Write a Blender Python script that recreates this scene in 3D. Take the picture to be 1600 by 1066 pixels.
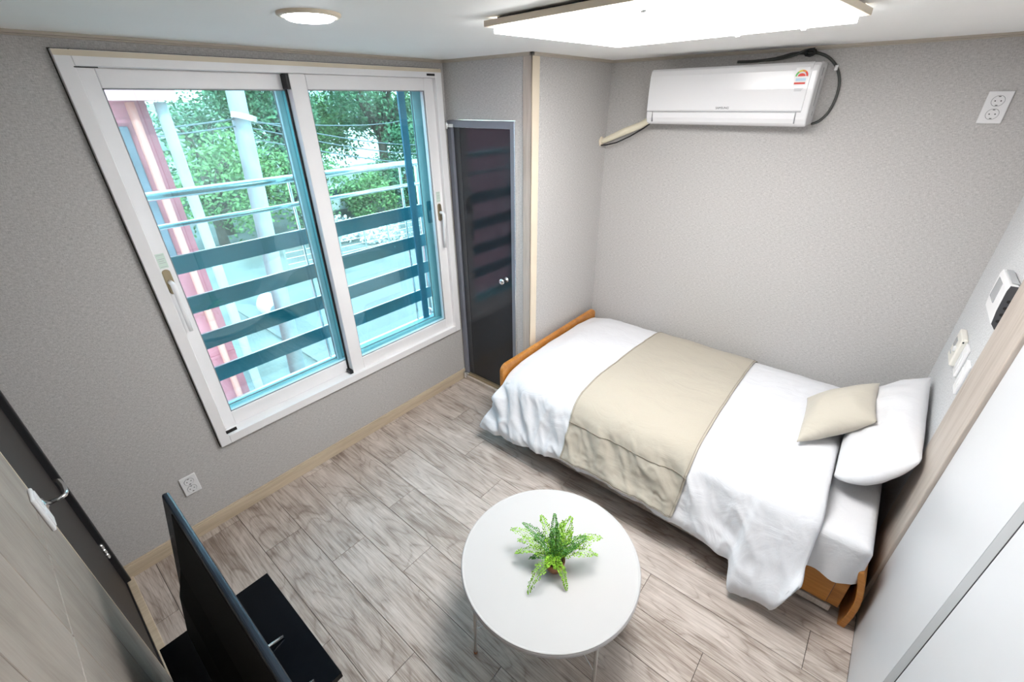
import bpy, bmesh, math, random
from mathutils import Vector, Matrix, noise
random.seed(7)
PI = math.pi
C = bpy.context.scene.collection
SC = bpy.context.scene
for o in list(bpy.data.objects): bpy.data.objects.remove(o)

# ------------------------------------------------------------------ camera
F, YAW, PIT, ROL, CX, CY, CZ = (685.56811, 0.70343, 0.50077, -0.01364, 2.41434, -0.42398, 2.12178)
fw = Vector((-math.sin(YAW)*math.cos(PIT), math.cos(YAW)*math.cos(PIT), -math.sin(PIT)))
rt = Vector((math.cos(YAW), math.sin(YAW), 0)); up = rt.cross(fw)
r2 = math.cos(ROL)*rt + math.sin(ROL)*up; u2 = -math.sin(ROL)*rt + math.cos(ROL)*up
cd = bpy.data.cameras.new('camera'); cam = bpy.data.objects.new('camera', cd); C.objects.link(cam)
cd.sensor_width = 36; cd.lens = 36*F/1600; cd.clip_start = .02; cd.clip_end = 500
M = Matrix((r2, u2, -fw)).transposed().to_4x4(); M.translation = (CX, CY, CZ); cam.matrix_world = M
SC.camera = cam
# ------------------------------------------------------------------ view + world + lamps
SC.view_settings.view_transform = 'Standard'; SC.view_settings.look = 'None'
SC.view_settings.gamma = 1; SC.view_settings.use_curve_mapping = False
SC.view_settings.exposure = 0.98
LIGHT_PANEL = 15.5; LIGHT_DOWN = 14.0; SKY = 4.2; SUN = 2.6
w = bpy.data.worlds.new('world'); SC.world = w; w.use_nodes = True
nt = w.node_tree; bg = nt.nodes['Background']
tc = nt.nodes.new('ShaderNodeTexCoord'); sp = nt.nodes.new('ShaderNodeSeparateXYZ'); rp = nt.nodes.new('ShaderNodeValToRGB')
nt.links.new(tc.outputs['Generated'], sp.inputs[0]); nt.links.new(sp.outputs['Z'], rp.inputs[0]); nt.links.new(rp.outputs[0], bg.inputs[0])
rp.color_ramp.elements[0].color = (.86, .92, .98, 1); rp.color_ramp.elements[1].color = (.55, .72, 1, 1)
bg.inputs[1].default_value = SKY
sd = bpy.data.lights.new('sun', 'SUN'); sd.energy = SUN; sd.angle = .03; sd.color = (1, .96, .9)
so = bpy.data.objects.new('sun', sd); C.objects.link(so); so.rotation_euler = (math.radians(38), math.radians(12), math.radians(60)); so.location = (-4, -6, 12)

# ------------------------------------------------------------------ materials
def newmat(name):
    m = bpy.data.materials.new(name); m.use_nodes = True
    return m, m.node_tree, m.node_tree.nodes['Principled BSDF']
def N(nt, t, **kw):
    n = nt.nodes.new(t)
    for k, v in kw.items(): setattr(n, k, v)
    return n
def coords(nt, scale, rnd=False, kind='Object'):
    tc = N(nt, 'ShaderNodeTexCoord'); mp = N(nt, 'ShaderNodeMapping'); mp.inputs['Scale'].default_value = scale
    nt.links.new(tc.outputs[kind], mp.inputs[0])
    if rnd:
        oi = N(nt, 'ShaderNodeObjectInfo'); mu = N(nt, 'ShaderNodeVectorMath', operation='SCALE')
        cb = N(nt, 'ShaderNodeCombineXYZ')
        for i in range(3): nt.links.new(oi.outputs['Random'], cb.inputs[i])
        nt.links.new(cb.outputs[0], mu.inputs[0]); mu.inputs['Scale'].default_value = 37.0
        nt.links.new(mu.outputs[0], mp.inputs['Location'])
    return mp.outputs[0]
def ramp(nt, fac, stops):
    r = N(nt, 'ShaderNodeValToRGB'); e = r.color_ramp.elements
    while len(e) < len(stops): e.new(.5)
    for i, (p, c) in enumerate(stops): e[i].position = p; e[i].color = (*c, 1)
    nt.links.new(fac, r.inputs[0]); return r.outputs[0]
def plain(name, col, rough=.5, metal=0., var=.04, scale=6., bump=0., bscale=80., spec=.5):
    m, nt, b = newmat(name)
    n = N(nt, 'ShaderNodeTexNoise'); n.inputs['Scale'].default_value = scale; n.inputs['Detail'].default_value = 4
    nt.links.new(coords(nt, (1, 1, 1)), n.inputs['Vector'])
    lo = tuple(max(0, c*(1-var)) for c in col); hi = tuple(min(1, c*(1+var)) for c in col)
    nt.links.new(ramp(nt, n.outputs[0], [(.3, lo), (.7, hi)]), b.inputs['Base Color'])
    b.inputs['Roughness'].default_value = rough; b.inputs['Metallic'].default_value = metal
    b.inputs['Specular IOR Level'].default_value = spec
    if bump:
        n2 = N(nt, 'ShaderNodeTexNoise'); n2.inputs['Scale'].default_value = bscale; n2.inputs['Detail'].default_value = 5
        nt.links.new(coords(nt, (1, 1, 1)), n2.inputs['Vector'])
        bp = N(nt, 'ShaderNodeBump'); bp.inputs['Strength'].default_value = bump; bp.inputs['Distance'].default_value = .01
        nt.links.new(n2.outputs[0], bp.inputs['Height']); nt.links.new(bp.outputs[0], b.inputs['Normal'])
    return m
def glow(name, col, s):
    m, nt, b = newmat(name); b.inputs['Base Color'].default_value = (*col, 1)
    b.inputs['Emission Color'].default_value = (*col, 1); b.inputs['Emission Strength'].default_value = s
    return m
def wood(name, stops, axis=0, fine=60, rough=.45, rnd=True, bump=.12, knots=.0, stretch=14, coarse=1.0, distort=1.2, lo=0):
    m, nt, b = newmat(name)
    s = [stretch]*3; s[axis] = 1.0
    co = coords(nt, tuple(s), rnd)
    n1 = N(nt, 'ShaderNodeTexNoise'); n1.inputs['Scale'].default_value = 1.6*coarse; n1.inputs['Detail'].default_value = 8; n1.inputs['Roughness'].default_value = .65; n1.inputs['Distortion'].default_value = distort
    nt.links.new(co, n1.inputs['Vector'])
    s2 = [fine]*3; s2[axis] = 2.5
    co2 = coords(nt, tuple(s2), rnd)
    n2 = N(nt, 'ShaderNodeTexNoise'); n2.inputs['Scale'].default_value = 3; n2.inputs['Detail'].default_value = 5
    nt.links.new(co2, n2.inputs['Vector'])
    s3 = [3.5]*3; s3[axis] = 1.3
    co3 = coords(nt, tuple(s3), rnd)
    n3 = N(nt, 'ShaderNodeTexNoise'); n3.inputs['Scale'].default_value = 1.8; n3.inputs['Detail'].default_value = 3
    nt.links.new(co3, n3.inputs['Vector'])
    a = N(nt, 'ShaderNodeMath', operation='MULTIPLY_ADD'); a.inputs[1].default_value = .55
    nt.links.new(n1.outputs[0], a.inputs[0])
    bb = N(nt, 'ShaderNodeMath', operation='MULTIPLY'); bb.inputs[1].default_value = .2
    nt.links.new(n2.outputs[0], bb.inputs[0]); nt.links.new(bb.outputs[0], a.inputs[2])
    c = N(nt, 'ShaderNodeMath', operation='MULTIPLY_ADD'); c.inputs[1].default_value = .25
    nt.links.new(n3.outputs[0], c.inputs[0]); nt.links.new(a.outputs[0], c.inputs[2])
    out = c.outputs[0]
    if knots:
        co4s = [9.0]*3; co4s[axis] = 2.2
        co4 = coords(nt, tuple(co4s), rnd)
        w1 = N(nt, 'ShaderNodeTexWave', wave_type='BANDS', bands_direction='Y'); w1.inputs['Scale'].default_value = .9; w1.inputs['Distortion'].default_value = 9; w1.inputs['Detail'].default_value = 3; w1.inputs['Detail Scale'].default_value = .8
        nt.links.new(co4, w1.inputs['Vector'])
        vm = N(nt, 'ShaderNodeMath', operation='POWER'); vm.inputs[1].default_value = 3; nt.links.new(w1.outputs['Fac'], vm.inputs[0])
        sb = N(nt, 'ShaderNodeMath', operation='MULTIPLY_ADD'); sb.inputs[1].default_value = -knots
        nt.links.new(vm.outputs[0], sb.inputs[0]); nt.links.new(out, sb.inputs[2]); out = sb.outputs[0]
    if lo:
        oi = N(nt, 'ShaderNodeObjectInfo'); mr = N(nt, 'ShaderNodeMath', operation='MULTIPLY_ADD'); mr.inputs[1].default_value = .07; nt.links.new(oi.outputs['Random'], mr.inputs[0])
        ad = N(nt, 'ShaderNodeMath', operation='ADD'); ad.inputs[1].default_value = -.035; nt.links.new(out, mr.inputs[2]); nt.links.new(mr.outputs[0], ad.inputs[0]); out = ad.outputs[0]
    nt.links.new(ramp(nt, out, stops), b.inputs['Base Color'])
    b.inputs['Roughness'].default_value = rough
    bp = N(nt, 'ShaderNodeBump'); bp.inputs['Strength'].default_value = bump; bp.inputs['Distance'].default_value = .004
    nt.links.new(out, bp.inputs['Height']); nt.links.new(bp.outputs[0], b.inputs['Normal'])
    return m
def wallpaper(name, col, ax):
    m, nt, b = newmat(name)
    outs = []
    for (sc, det) in (((60, 60, 380), 2), ((380, 380, 90), 2)):
        n = N(nt, 'ShaderNodeTexNoise'); n.inputs['Scale'].default_value = 1; n.inputs['Detail'].default_value = det
        nt.links.new(coords(nt, sc), n.inputs['Vector']); outs.append(n.outputs[0])
    ad = N(nt, 'ShaderNodeMath', operation='ADD'); nt.links.new(outs[0], ad.inputs[0]); nt.links.new(outs[1], ad.inputs[1])
    hf = N(nt, 'ShaderNodeMath', operation='MULTIPLY'); hf.inputs[1].default_value = .5; nt.links.new(ad.outputs[0], hf.inputs[0])
    lo = tuple(c*.72 for c in col); hi = tuple(min(1, c*1.25) for c in col)
    nt.links.new(ramp(nt, hf.outputs[0], [(.32, lo), (.68, hi)]), b.inputs['Base Color'])
    b.inputs['Roughness'].default_value = .8
    bp = N(nt, 'ShaderNodeBump'); bp.inputs['Strength'].default_value = .25; bp.inputs['Distance'].default_value = .002
    nt.links.new(hf.outputs[0], bp.inputs['Height']); nt.links.new(bp.outputs[0], b.inputs['Normal'])
    return m
def cloth(name, col, rough=.85, weave=600):
    m, nt, b = newmat(name)
    n = N(nt, 'ShaderNodeTexNoise'); n.inputs['Scale'].default_value = weave; n.inputs['Detail'].default_value = 2
    nt.links.new(coords(nt, (1, 1, 1)), n.inputs['Vector'])
    n1 = N(nt, 'ShaderNodeTexNoise'); n1.inputs['Scale'].default_value = 5; n1.inputs['Detail'].default_value = 6; n1.inputs['Distortion'].default_value = 1.5
    nt.links.new(coords(nt, (1, 1.6, 1)), n1.inputs['Vector'])
    nt.links.new(ramp(nt, n.outputs[0], [(.3, tuple(c*.95 for c in col)), (.7, tuple(min(1, c*1.03) for c in col))]), b.inputs['Base Color'])
    b.inputs['Roughness'].default_value = rough; b.inputs['Sheen Weight'].default_value = .15
    bp = N(nt, 'ShaderNodeBump'); bp.inputs['Strength'].default_value = .35; bp.inputs['Distance'].default_value = .02
    nt.links.new(n1.outputs[0], bp.inputs['Height']); nt.links.new(bp.outputs[0], b.inputs['Normal'])
    return m
def glassmat(name, tint, refl=1.0):
    m = bpy.data.materials.new(name); m.use_nodes = True; nt = m.node_tree; nt.nodes.clear()
    out = N(nt, 'ShaderNodeOutputMaterial'); tr = N(nt, 'ShaderNodeBsdfTransparent'); gl = N(nt, 'ShaderNodeBsdfGlossy'); mx = N(nt, 'ShaderNodeMixShader')
    fr = N(nt, 'ShaderNodeFresnel'); ge = N(nt, 'ShaderNodeNewGeometry'); io = N(nt, 'ShaderNodeMath', operation='MULTIPLY_ADD'); io.inputs[1].default_value = -.8333; io.inputs[2].default_value = 1.5
    nt.links.new(ge.outputs['Backfacing'], io.inputs[0]); nt.links.new(io.outputs[0], fr.inputs['IOR'])
    ml = N(nt, 'ShaderNodeMath', operation='MULTIPLY'); ml.inputs[1].default_value = refl
    n = N(nt, 'ShaderNodeTexNoise'); n.inputs['Scale'].default_value = 3
    nt.links.new(coords(nt, (1, 1, 1)), n.inputs['Vector'])
    nt.links.new(ramp(nt, n.outputs[0], [(.3, tuple(t*.97 for t in tint)), (.7, tint)]), tr.inputs['Color'])
    gl.inputs['Roughness'].default_value = .01; gl.inputs['Color'].default_value = (.85, 1, 1, 1)
    nt.links.new(fr.outputs[0], ml.inputs[0]); nt.links.new(ml.outputs[0], mx.inputs[0])
    nt.links.new(tr.outputs[0], mx.inputs[1]); nt.links.new(gl.outputs[0], mx.inputs[2]); nt.links.new(mx.outputs[0], out.inputs[0])
    return m

M_PAPER = wallpaper('wallpaper_grey', (.50, .485, .475), 0)
M_PAPER2 = wallpaper('wallpaper_pale', (.62, .63, .64), 0)
M_CEIL = plain('ceiling_white', (.92, .92, .905), .7, var=.015, scale=2)
def floormat():
    m, nt, b = newmat('floor_wood')
    L = nt.links.new
    def ns(scale, det=4, dist=0., rough=.5):
        n = N(nt, 'ShaderNodeTexNoise'); n.inputs['Scale'].default_value = 1; n.inputs['Detail'].default_value = det; n.inputs['Distortion'].default_value = dist; n.inputs['Roughness'].default_value = rough
        L(coords(nt, scale, True), n.inputs['Vector']); return n.outputs[0]
    def mth(op, a, b_=None, c=None):
        n = N(nt, 'ShaderNodeMath', operation=op)
        for i, q in enumerate((a, b_, c)):
            if q is None: continue
            if isinstance(q, (int, float)): n.inputs[i].default_value = q
            else: L(q, n.inputs[i])
        return n.outputs[0]
    fine = ns((7, 230, 10), 4, .2, .65); mid = ns((3.2, 42, 10), 5, .6, .6); blot = ns((3.2, 7.5, 3), 4, .8, .6); body = ns((1.15, 6.0, 2), 2, .35, .4)
    ring = mth('PINGPONG', mth('MULTIPLY', body, 13.0), .5)
    ring = mth('POWER', mth('MULTIPLY', ring, 2.0), 5.0)
    msk = mth('MULTIPLY', ring, mth('SMOOTH_MIN', 1.0, mth('MULTIPLY', mid, 1.5), .2))
    v = mth('MULTIPLY_ADD', fine, .42, mth('MULTIPLY_ADD', mid, .42, mth('MULTIPLY', blot, .32)))
    v = mth('MULTIPLY_ADD', msk, -.11, v)
    kn = N(nt, 'ShaderNodeTexVoronoi'); kn.inputs['Scale'].default_value = 1; L(coords(nt, (2.2, 7, 1), True), kn.inputs['Vector'])
    kd = mth('SUBTRACT', 1.0, mth('MINIMUM', 1.0, mth('MULTIPLY', kn.outputs['Distance'], 6.5)))
    v = mth('MULTIPLY_ADD', kd, -.16, v)
    oi = N(nt, 'ShaderNodeObjectInfo'); v = mth('ADD', v, mth('MULTIPLY_ADD', oi.outputs['Random'], .06, -.03))
    L(ramp(nt, v, [(.30, (.13, .095, .075)), (.46, (.27, .215, .18)), (.56, (.43, .365, .32)), (.70, (.60, .53, .48))]), b.inputs['Base Color'])
    b.inputs['Roughness'].default_value = .42
    bp = N(nt, 'ShaderNodeBump'); bp.inputs['Strength'].default_value = .15; bp.inputs['Distance'].default_value = .003
    L(v, bp.inputs['Height']); L(bp.outputs[0], b.inputs['Normal'])
    return m
M_FLOOR = floormat()
M_BASEW = wood('baseboard_wood', [(.3, (.42, .33, .23)), (.55, (.60, .50, .37)), (.7, (.68, .59, .46))], 1, rough=.5, rnd=False)
M_TRIMW = wood('trim_wood', [(.3, (.33, .28, .235)), (.5, (.48, .42, .37)), (.7, (.58, .525, .475))], 2, rough=.5, rnd=False)
M_CREAM = plain('cream_trim', (.72, .63, .50), .5)
M_MOULD = plain('moulding_cream', (.50, .45, .38), .5)
M_PANEL = wood('entry_panel_wood', [(.3, (.20, .165, .14)), (.5, (.31, .27, .235)), (.7, (.40, .35, .31))], 2, rough=.6, rnd=True, stretch=5, bump=.2)
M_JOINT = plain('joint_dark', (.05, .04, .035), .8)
M_WHITE = plain('white_plastic', (.80, .80, .81), .35, var=.01)
M_WFRAME = plain('window_white', (.87, .86, .87), .3, var=.02)
M_WOUT = plain('outer_frame_white', (.42, .72, .74), .35, var=.02)
M_WDARK = plain('screen_frame', (.04, .20, .30), .4)
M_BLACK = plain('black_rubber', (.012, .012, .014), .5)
M_GLOSSBLK = plain('gloss_black', (.002, .003, .005), .16, spec=.16)
M_TVBACK = plain('tv_back', (.004, .0035, .0035), .6, bump=.1, bscale=300, spec=.15)
M_TVEDGE = plain('tv_edge', (.02, .03, .045), .25, metal=.3)
M_CHROME = plain('chrome', (.75, .75, .76), .15, metal=1)
M_STEEL = plain('stainless', (.80, .82, .83), .22, metal=.9)
M_BRASS = plain('antique_brass', (.42, .34, .22), .35, metal=.7)
M_DOORF = plain('door_frame_grey', (.20, .21, .25), .4)
M_DOORP = plain('door_dark_film', (.022, .025, .030), .10, spec=.45)
M_DOORS = plain('door_stile', (.05, .052, .058), .2)
M_DOOR2 = plain('entry_door_dark', (.028, .024, .022), .55, bump=.1, bscale=200)
M_ORANGE = wood('orange_wood', [(.3, (.30, .10, .015)), (.5, (.48, .19, .035)), (.7, (.62, .29, .07))], 0, rough=.32, rnd=False, bump=.05)
M_DUVET = cloth('white_cotton', (.70, .705, .735))
M_SHEET = cloth('white_sheet', (.67, .67, .69))
M_RUN = cloth('beige_linen', (.44, .40, .33))
M_RUNH = cloth('beige_hem', (.30, .265, .21))
M_CUSH = cloth('beige_cushion', (.50, .465, .395), weave=900)
M_TABLE = plain('table_white', (.50, .495, .492), .6, var=.008, spec=.3)
M_RIM = plain('table_rim', (.50, .48, .48), .4)
M_LEG = plain('table_leg_grey', (.55, .52, .49), .35, metal=.2)
M_AC = plain('ac_white', (.80, .80, .815), .22, var=.006)
M_ACG = plain('ac_groove', (.25, .26, .27), .5)
M_PIPE = plain('pipe_wrap', (.80, .74, .58), .7, bump=.2, bscale=60)
M_CABLE = plain('grey_cable', (.06, .065, .06), .5)
M_POT = plain('terracotta_glazed', (.28, .10, .04), .3, var=.35, scale=30)
M_SOIL = plain('soil', (.03, .022, .015), .9, bump=.5)
M_FERN = plain('fern_green', (.24, .48, .03), .7, var=.75, scale=160)
M_FERND = plain('fern_dark_green', (.07, .24, .03), .7, var=.7, scale=160)
M_GLASSI = glassmat('inner_glass', (.84, .94, .95), 1.6)
M_GLASSO = glassmat('outer_glass', (.80, .94, .95), 1.2)
M_BAR = plain('railing_panel', (.025, .20, .26), .4)
M_SCREEN = plain('lcd_grey', (.36, .37, .39), .25)
M_CLOSET = plain('wardrobe_white', (.64, .65, .67), .35, var=.006)
M_CLOSETG = plain('wardrobe_grey_edge', (.40, .41, .42), .4)
M_PANELGLOW = glow('panel_diffuser', (1, .99, .98), LIGHT_PANEL)
M_DOWNGLOW = glow('downlight_diffuser', (.93, .95, 1), LIGHT_DOWN)
M_TXT = plain('print_dark', (.05, .05, .06), .6)
M_GREYTXT = plain('print_grey', (.45, .46, .48), .6)
M_RED = plain('label_red', (.75, .06, .04), .5)
M_LYEL = plain('label_yellow', (.85, .7, .1), .5); M_LGRN = plain('label_green', (.15, .5, .12), .5); M_LORG = plain('label_orange', (.85, .35, .08), .5)
M_LBLUE = plain('label_blue', (.5, .68, .8), .5)
M_STICK = plain('sticker_pale_green', (.62, .74, .66), .5)
M_BRICK = plain('red_render', (.48, .15, .18), .8, var=.15, scale=4, bump=.3)
M_BRICKD = plain('dark_render', (.12, .13, .16), .8, var=.2)
M_ORPIPE = plain('salmon_pipe', (.62, .24, .20), .5)
M_CONC = plain('concrete', (.38, .40, .41), .85, var=.15, scale=3, bump=.3, bscale=20)
M_GROUND = plain('pale_ground', (.20, .21, .18), .9, var=.3, scale=.8, bump=.3, bscale=8)
M_HILL = plain('hill_scrub', (.24, .29, .22), .95, var=.6, scale=.4, bump=.5, bscale=3)
M_LEAF1 = plain('leaf_green', (.15, .28, .09), .7, var=.5, scale=1.5)
M_LEAF2 = plain('leaf_dark', (.09, .19, .09), .7, var=.5, scale=1.5)
M_BARK = plain('bark', (.12, .09, .07), .9, var=.3, bump=.5)
M_FLOWER = plain('pale_flowers', (.75, .74, .72), .8, var=.2, scale=20)
M_WIRE = plain('wire_grey', (.12, .14, .15), .6)
M_CAR = plain('car_white', (.8, .82, .83), .25)
M_CARG = plain('car_glass', (.03, .06, .07), .1)

# ------------------------------------------------------------------ mesh helpers
WL = {}
class MB:
    def __init__(s): s.v = []; s.f = []
    def quad(s, *p):
        n = len(s.v); s.v += [Vector(q) for q in p]; s.f.append(tuple(range(n, n+len(p)))); return s
    def box(s, x0, x1, y0, y1, z0, z1):
        n = len(s.v)
        for z in (z0, z1):
            for x, y in ((x0, y0), (x1, y0), (x1, y1), (x0, y1)): s.v.append(Vector((x, y, z)))
        for f in ((0, 3, 2, 1), (4, 5, 6, 7), (0, 1, 5, 4), (1, 2, 6, 5), (2, 3, 7, 6), (3, 0, 4, 7)): s.f.append(tuple(n+i for i in f))
        return s
    def tube(s, pts, r, k=10, cap=True):
        pts = [Vector(p) for p in pts]; n0 = len(s.v); rs = r if isinstance(r, (list, tuple)) else [r]*len(pts)
        prev = None
        for i, p in enumerate(pts):
            d = (pts[min(i+1, len(pts)-1)]-pts[max(i-1, 0)]).normalized()
            if prev is None: a = d.orthogonal().normalized()
            else: a = (prev-d*prev.dot(d)).normalized()
            prev = a; b = d.cross(a)
            for j in range(k):
                t = 2*PI*j/k; s.v.append(p+(a*math.cos(t)+b*math.sin(t))*rs[i])
        for i in range(len(pts)-1):
            for j in range(k):
                q = (j+1) % k; s.f.append((n0+i*k+j, n0+i*k+q, n0+(i+1)*k+q, n0+(i+1)*k+j))
        if cap:
            s.f.append(tuple(n0+j for j in reversed(range(k)))); e = n0+(len(pts)-1)*k; s.f.append(tuple(e+j for j in range(k)))
        return s
    def lathe(s, prof, c, k=32, axis='z', cap=True):
        n0 = len(s.v); c = Vector(c)
        for r, h in prof:
            for j in range(k):
                t = 2*PI*j/k; a, b = r*math.cos(t), r*math.sin(t)
                q = {'z': (a, b, h), 'x': (h, a, b), 'y': (b, h, a)}[axis]
                s.v.append(c+Vector(q))
        for i in range(len(prof)-1):
            for j in range(k):
                q = (j+1) % k; s.f.append((n0+i*k+j, n0+i*k+q, n0+(i+1)*k+q, n0+(i+1)*k+j))
        if cap:
            s.f.append(tuple(n0+j for j in reversed(range(k)))); e = n0+(len(prof)-1)*k; s.f.append(tuple(e+j for j in range(k)))
        return s
    def extr(s, prof, x0, x1, axis='x'):
        n0 = len(s.v); m = len(prof)
        for x in (x0, x1):
            for a, b in prof: s.v.append(Vector((x, a, b)) if axis == 'x' else (Vector((a, x, b)) if axis == 'y' else Vector((a, b, x))))
        for j in range(m):
            q = (j+1) % m; s.f.append((n0+j, n0+q, n0+m+q, n0+m+j))
        s.f.append(tuple(n0+j for j in reversed(range(m)))); s.f.append(tuple(n0+m+j for j in range(m)))
        return s
    def grid(s, fn, nu, nv):
        n0 = len(s.v)
        for i in range(nu+1):
            for j in range(nv+1): s.v.append(Vector(fn(i/nu, j/nv)))
        for i in range(nu):
            for j in range(nv):
                a = n0+i*(nv+1)+j; s.f.append((a, a+nv+1, a+nv+2, a+1))
        return s
    def xf(s, m): s.v = [m @ v for v in s.v]; return s
    def build(s, name, mat, parent=None, bevel=0, smooth=False, fix=True, loc=None, segs=2):
        lo = Vector((min(v.x for v in s.v), min(v.y for v in s.v), min(v.z for v in s.v))); hi = Vector((max(v.x for v in s.v), max(v.y for v in s.v), max(v.z for v in s.v)))
        c = Vector(loc) if loc else (lo+hi)/2
        me = bpy.data.meshes.new(name); me.from_pydata([v-c for v in s.v], [], s.f)
        if fix:
            bm = bmesh.new(); bm.from_mesh(me); bmesh.ops.recalc_face_normals(bm, faces=bm.faces); bm.to_mesh(me); bm.free()
        me.materials.append(mat)
        o = bpy.data.objects.new(name, me); C.objects.link(o); WL[o.name] = c
        o.location = c
        if parent: o.parent = parent; o.location = c-WL[parent.name]
        if bevel:
            b = o.modifiers.new('bevel', 'BEVEL'); b.width = bevel; b.segments = segs; b.limit_method = 'ANGLE'; b.angle_limit = .6; b.harden_normals = False
        if smooth:
            for p in me.polygons: p.use_smooth = True
        return o
def thing(name, label, cat, loc, group=None):
    o = bpy.data.objects.new(name, None); C.objects.link(o); o.empty_display_size = .05; o.location = loc; WL[o.name] = Vector(loc)
    return tag(o, label, cat, group)
def tag(o, label, cat, group=None, kind=None):
    o['label'] = label; o['category'] = cat
    if group: o['group'] = group
    if kind: o['kind'] = kind
    return o
def struct(o, label=None, cat=None):
    o['kind'] = 'structure'
    if label: o['label'] = label; o['category'] = cat
    return o
def box(name, mat, b, parent=None, bevel=0, **k): return MB().box(*b).build(name, mat, parent, bevel, **k)
def sempty(name, loc, label, cat):
    o = thing(name, label, cat, loc); o['kind'] = 'structure'; return o
def text(body, size, mat, parent, mtx, name='lettering', ext=.0003):
    cu = bpy.data.curves.new(name, 'FONT'); cu.body = body; cu.size = size; cu.extrude = ext; cu.align_x = 'CENTER'; cu.align_y = 'CENTER'
    t = bpy.data.objects.new('tmp', cu); C.objects.link(t)
    dg = bpy.context.evaluated_depsgraph_get(); me = bpy.data.meshes.new_from_object(t.evaluated_get(dg)); bpy.data.objects.remove(t)
    me.transform(mtx); c = sum((v.co for v in me.vertices), Vector())/max(1, len(me.vertices)); me.transform(Matrix.Translation(-c))
    me.materials.clear(); me.materials.append(mat)
    o = bpy.data.objects.new(name, me); C.objects.link(o); o.parent = parent; o.location = c-WL[parent.name]; WL[o.name] = c
    return o
def nz(x, y, z): return noise.noise(Vector((x, y, z)))
def sm(a, b, x):
    t = max(0, min(1, (x-a)/(b-a))); return t*t*(3-2*t)
def lerp(a, b, t): return a+(b-a)*t

H = 2.35; X1 = .708; Y0 = -.635; Y1 = 1.784; Y2 = 2.66; X3 = 2.87
# ------------------------------------------------------------------ floor with planks
fl = struct(box('floor', M_JOINT, (-.02, X3+.2, Y0-.02, Y2+.02, -.05, -.004)), 'greyish wood-look laminate floor with staggered planks', 'floor')
offs = {-1: .394, 0: .725, 1: .051, 2: .666, 3: .359, 4: .029, 5: .701, 6: .357, -2: .06, -3: .72, -4: .38, 7: .03, 8: .69, 9: .36, 10: .05, 11: .71, 12: .38}
PL = 1.008; pcache = {}
for k in range(-4, 13):
    ya, yb = max(.079+.2005*k, Y0), min(.079+.2005*(k+1), Y2)
    if yb-ya < .01: continue
    x = offs[k]-PL
    while x > 0: x -= PL
    while x < X3:
        xa, xb = max(0, x), min(X3, x+PL); x += PL
        if xb-xa < .01: continue
        if ya > Y1 and xb < X1: continue
        L, W = xb-xa, yb-ya; key = (round(L, 4), round(W, 4))
        if key not in pcache:
            g = .0011; c = .0012; mb = MB(); hx, hy = L/2-g, W/2-g; z0, z1 = -.0058, .0008
            n = 0
            for (a, b_, z) in ((hx, hy, z0), (hx, hy, z1-.0006), (hx-c, hy-c, z1)):
                mb.v += [Vector((-a, -b_, z)), Vector((a, -b_, z)), Vector((a, b_, z)), Vector((-a, b_, z))]
            for r in (0, 4):
                for j in range(4): mb.f.append((r+j, r+(j+1) % 4, r+4+(j+1) % 4, r+4+j))
            mb.f.append((8, 9, 10, 11))
            o = mb.build('plank', M_FLOOR, None, loc=(0, 0, 0)); pcache[key] = o.data
        else:
            o = bpy.data.objects.new('plank', pcache[key]); C.objects.link(o)
        o.parent = fl; o.location = Vector(((xa+xb)/2, (ya+yb)/2, 0))-WL[fl.name]
# ------------------------------------------------------------------ walls, ceiling
WY0, WY1, WZ0, WZ1 = -.045, 1.735, .498, 2.292
wl = MB().box(-.2, 0, Y0-.1, WY0, 0, H).box(-.2, 0, WY1, Y1+.1, 0, H).box(-.2, 0, WY0, WY1, 0, WZ0).box(-.2, 0, WY0, WY1, WZ1, H)
struct(wl.build('wall_left', M_PAPER))
struct(box('wall_back', M_PAPER, (X1-.1, X3+.1, Y2, Y2+.1, 0, H)))
nich = MB().box(0, .02, Y1, Y1+.1, 0, H).box(.59, X1, Y1, Y1+.1, 0, H).box(.02, .59, Y1, Y1+.1, 2.02, H)
struct(nich.build('wall_niche', M_PAPER))
struct(box('wall_pier', M_PAPER, (X1-.1, X1, Y1+.1, Y2, 0, H)))
struct(box('wall_right', M_PAPER2, (X3, X3+.1, 1.86, Y2, 0, H)))
struct(box('ceiling', M_CEIL, (-.2, X3+.2, Y0-.1, Y2+.1, H, H+.1)))
# wood board at the end of the right wall, corner trim of the pier
struct(box('trim_1', M_TRIMW, (X3-.014, X3+.1, 1.535, 1.86, 0, H), bevel=.004))
struct(box('trim_2', M_TRIMW, (.650, X1+.006, Y1-.006, Y1, 0, H), bevel=.002))
struct(box('trim_3', M_CREAM, (X1, X1+.006, Y1-.006, 1.85, 0, H), bevel=.002))
k = .02
ms = [(0, k, Y0, Y1), (0, X1+k, Y1-k, Y1), (X1, X1+k, Y1-k, Y2), (X1+k, X3, Y2-k, Y2), (X3-k, X3, 1.86, Y2-k)]
for i, (a, b_, c_, d_) in enumerate(ms):
    struct(MB().box(a, b_, c_, d_, H-.010, H).box(a+(k*.4 if False else 0), b_, c_, d_, H-.016, H-.011).build('trim_%d' % (4+i), M_MOULD, bevel=.001))
# baseboards
struct(MB().box(0, .013, Y0, Y1, 0, .078).box(0, .009, Y0, Y1, .0785, .088).build('baseboard_left', M_BASEW, bevel=.0015))
struct(box('baseboard_back', M_BASEW, (X1+.012, X3-.012, Y2-.012, Y2, 0, .088), bevel=.002))
struct(box('baseboard_pier', M_BASEW, (X1, X1+.012, 1.86, Y2, 0, .088), bevel=.002))
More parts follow.
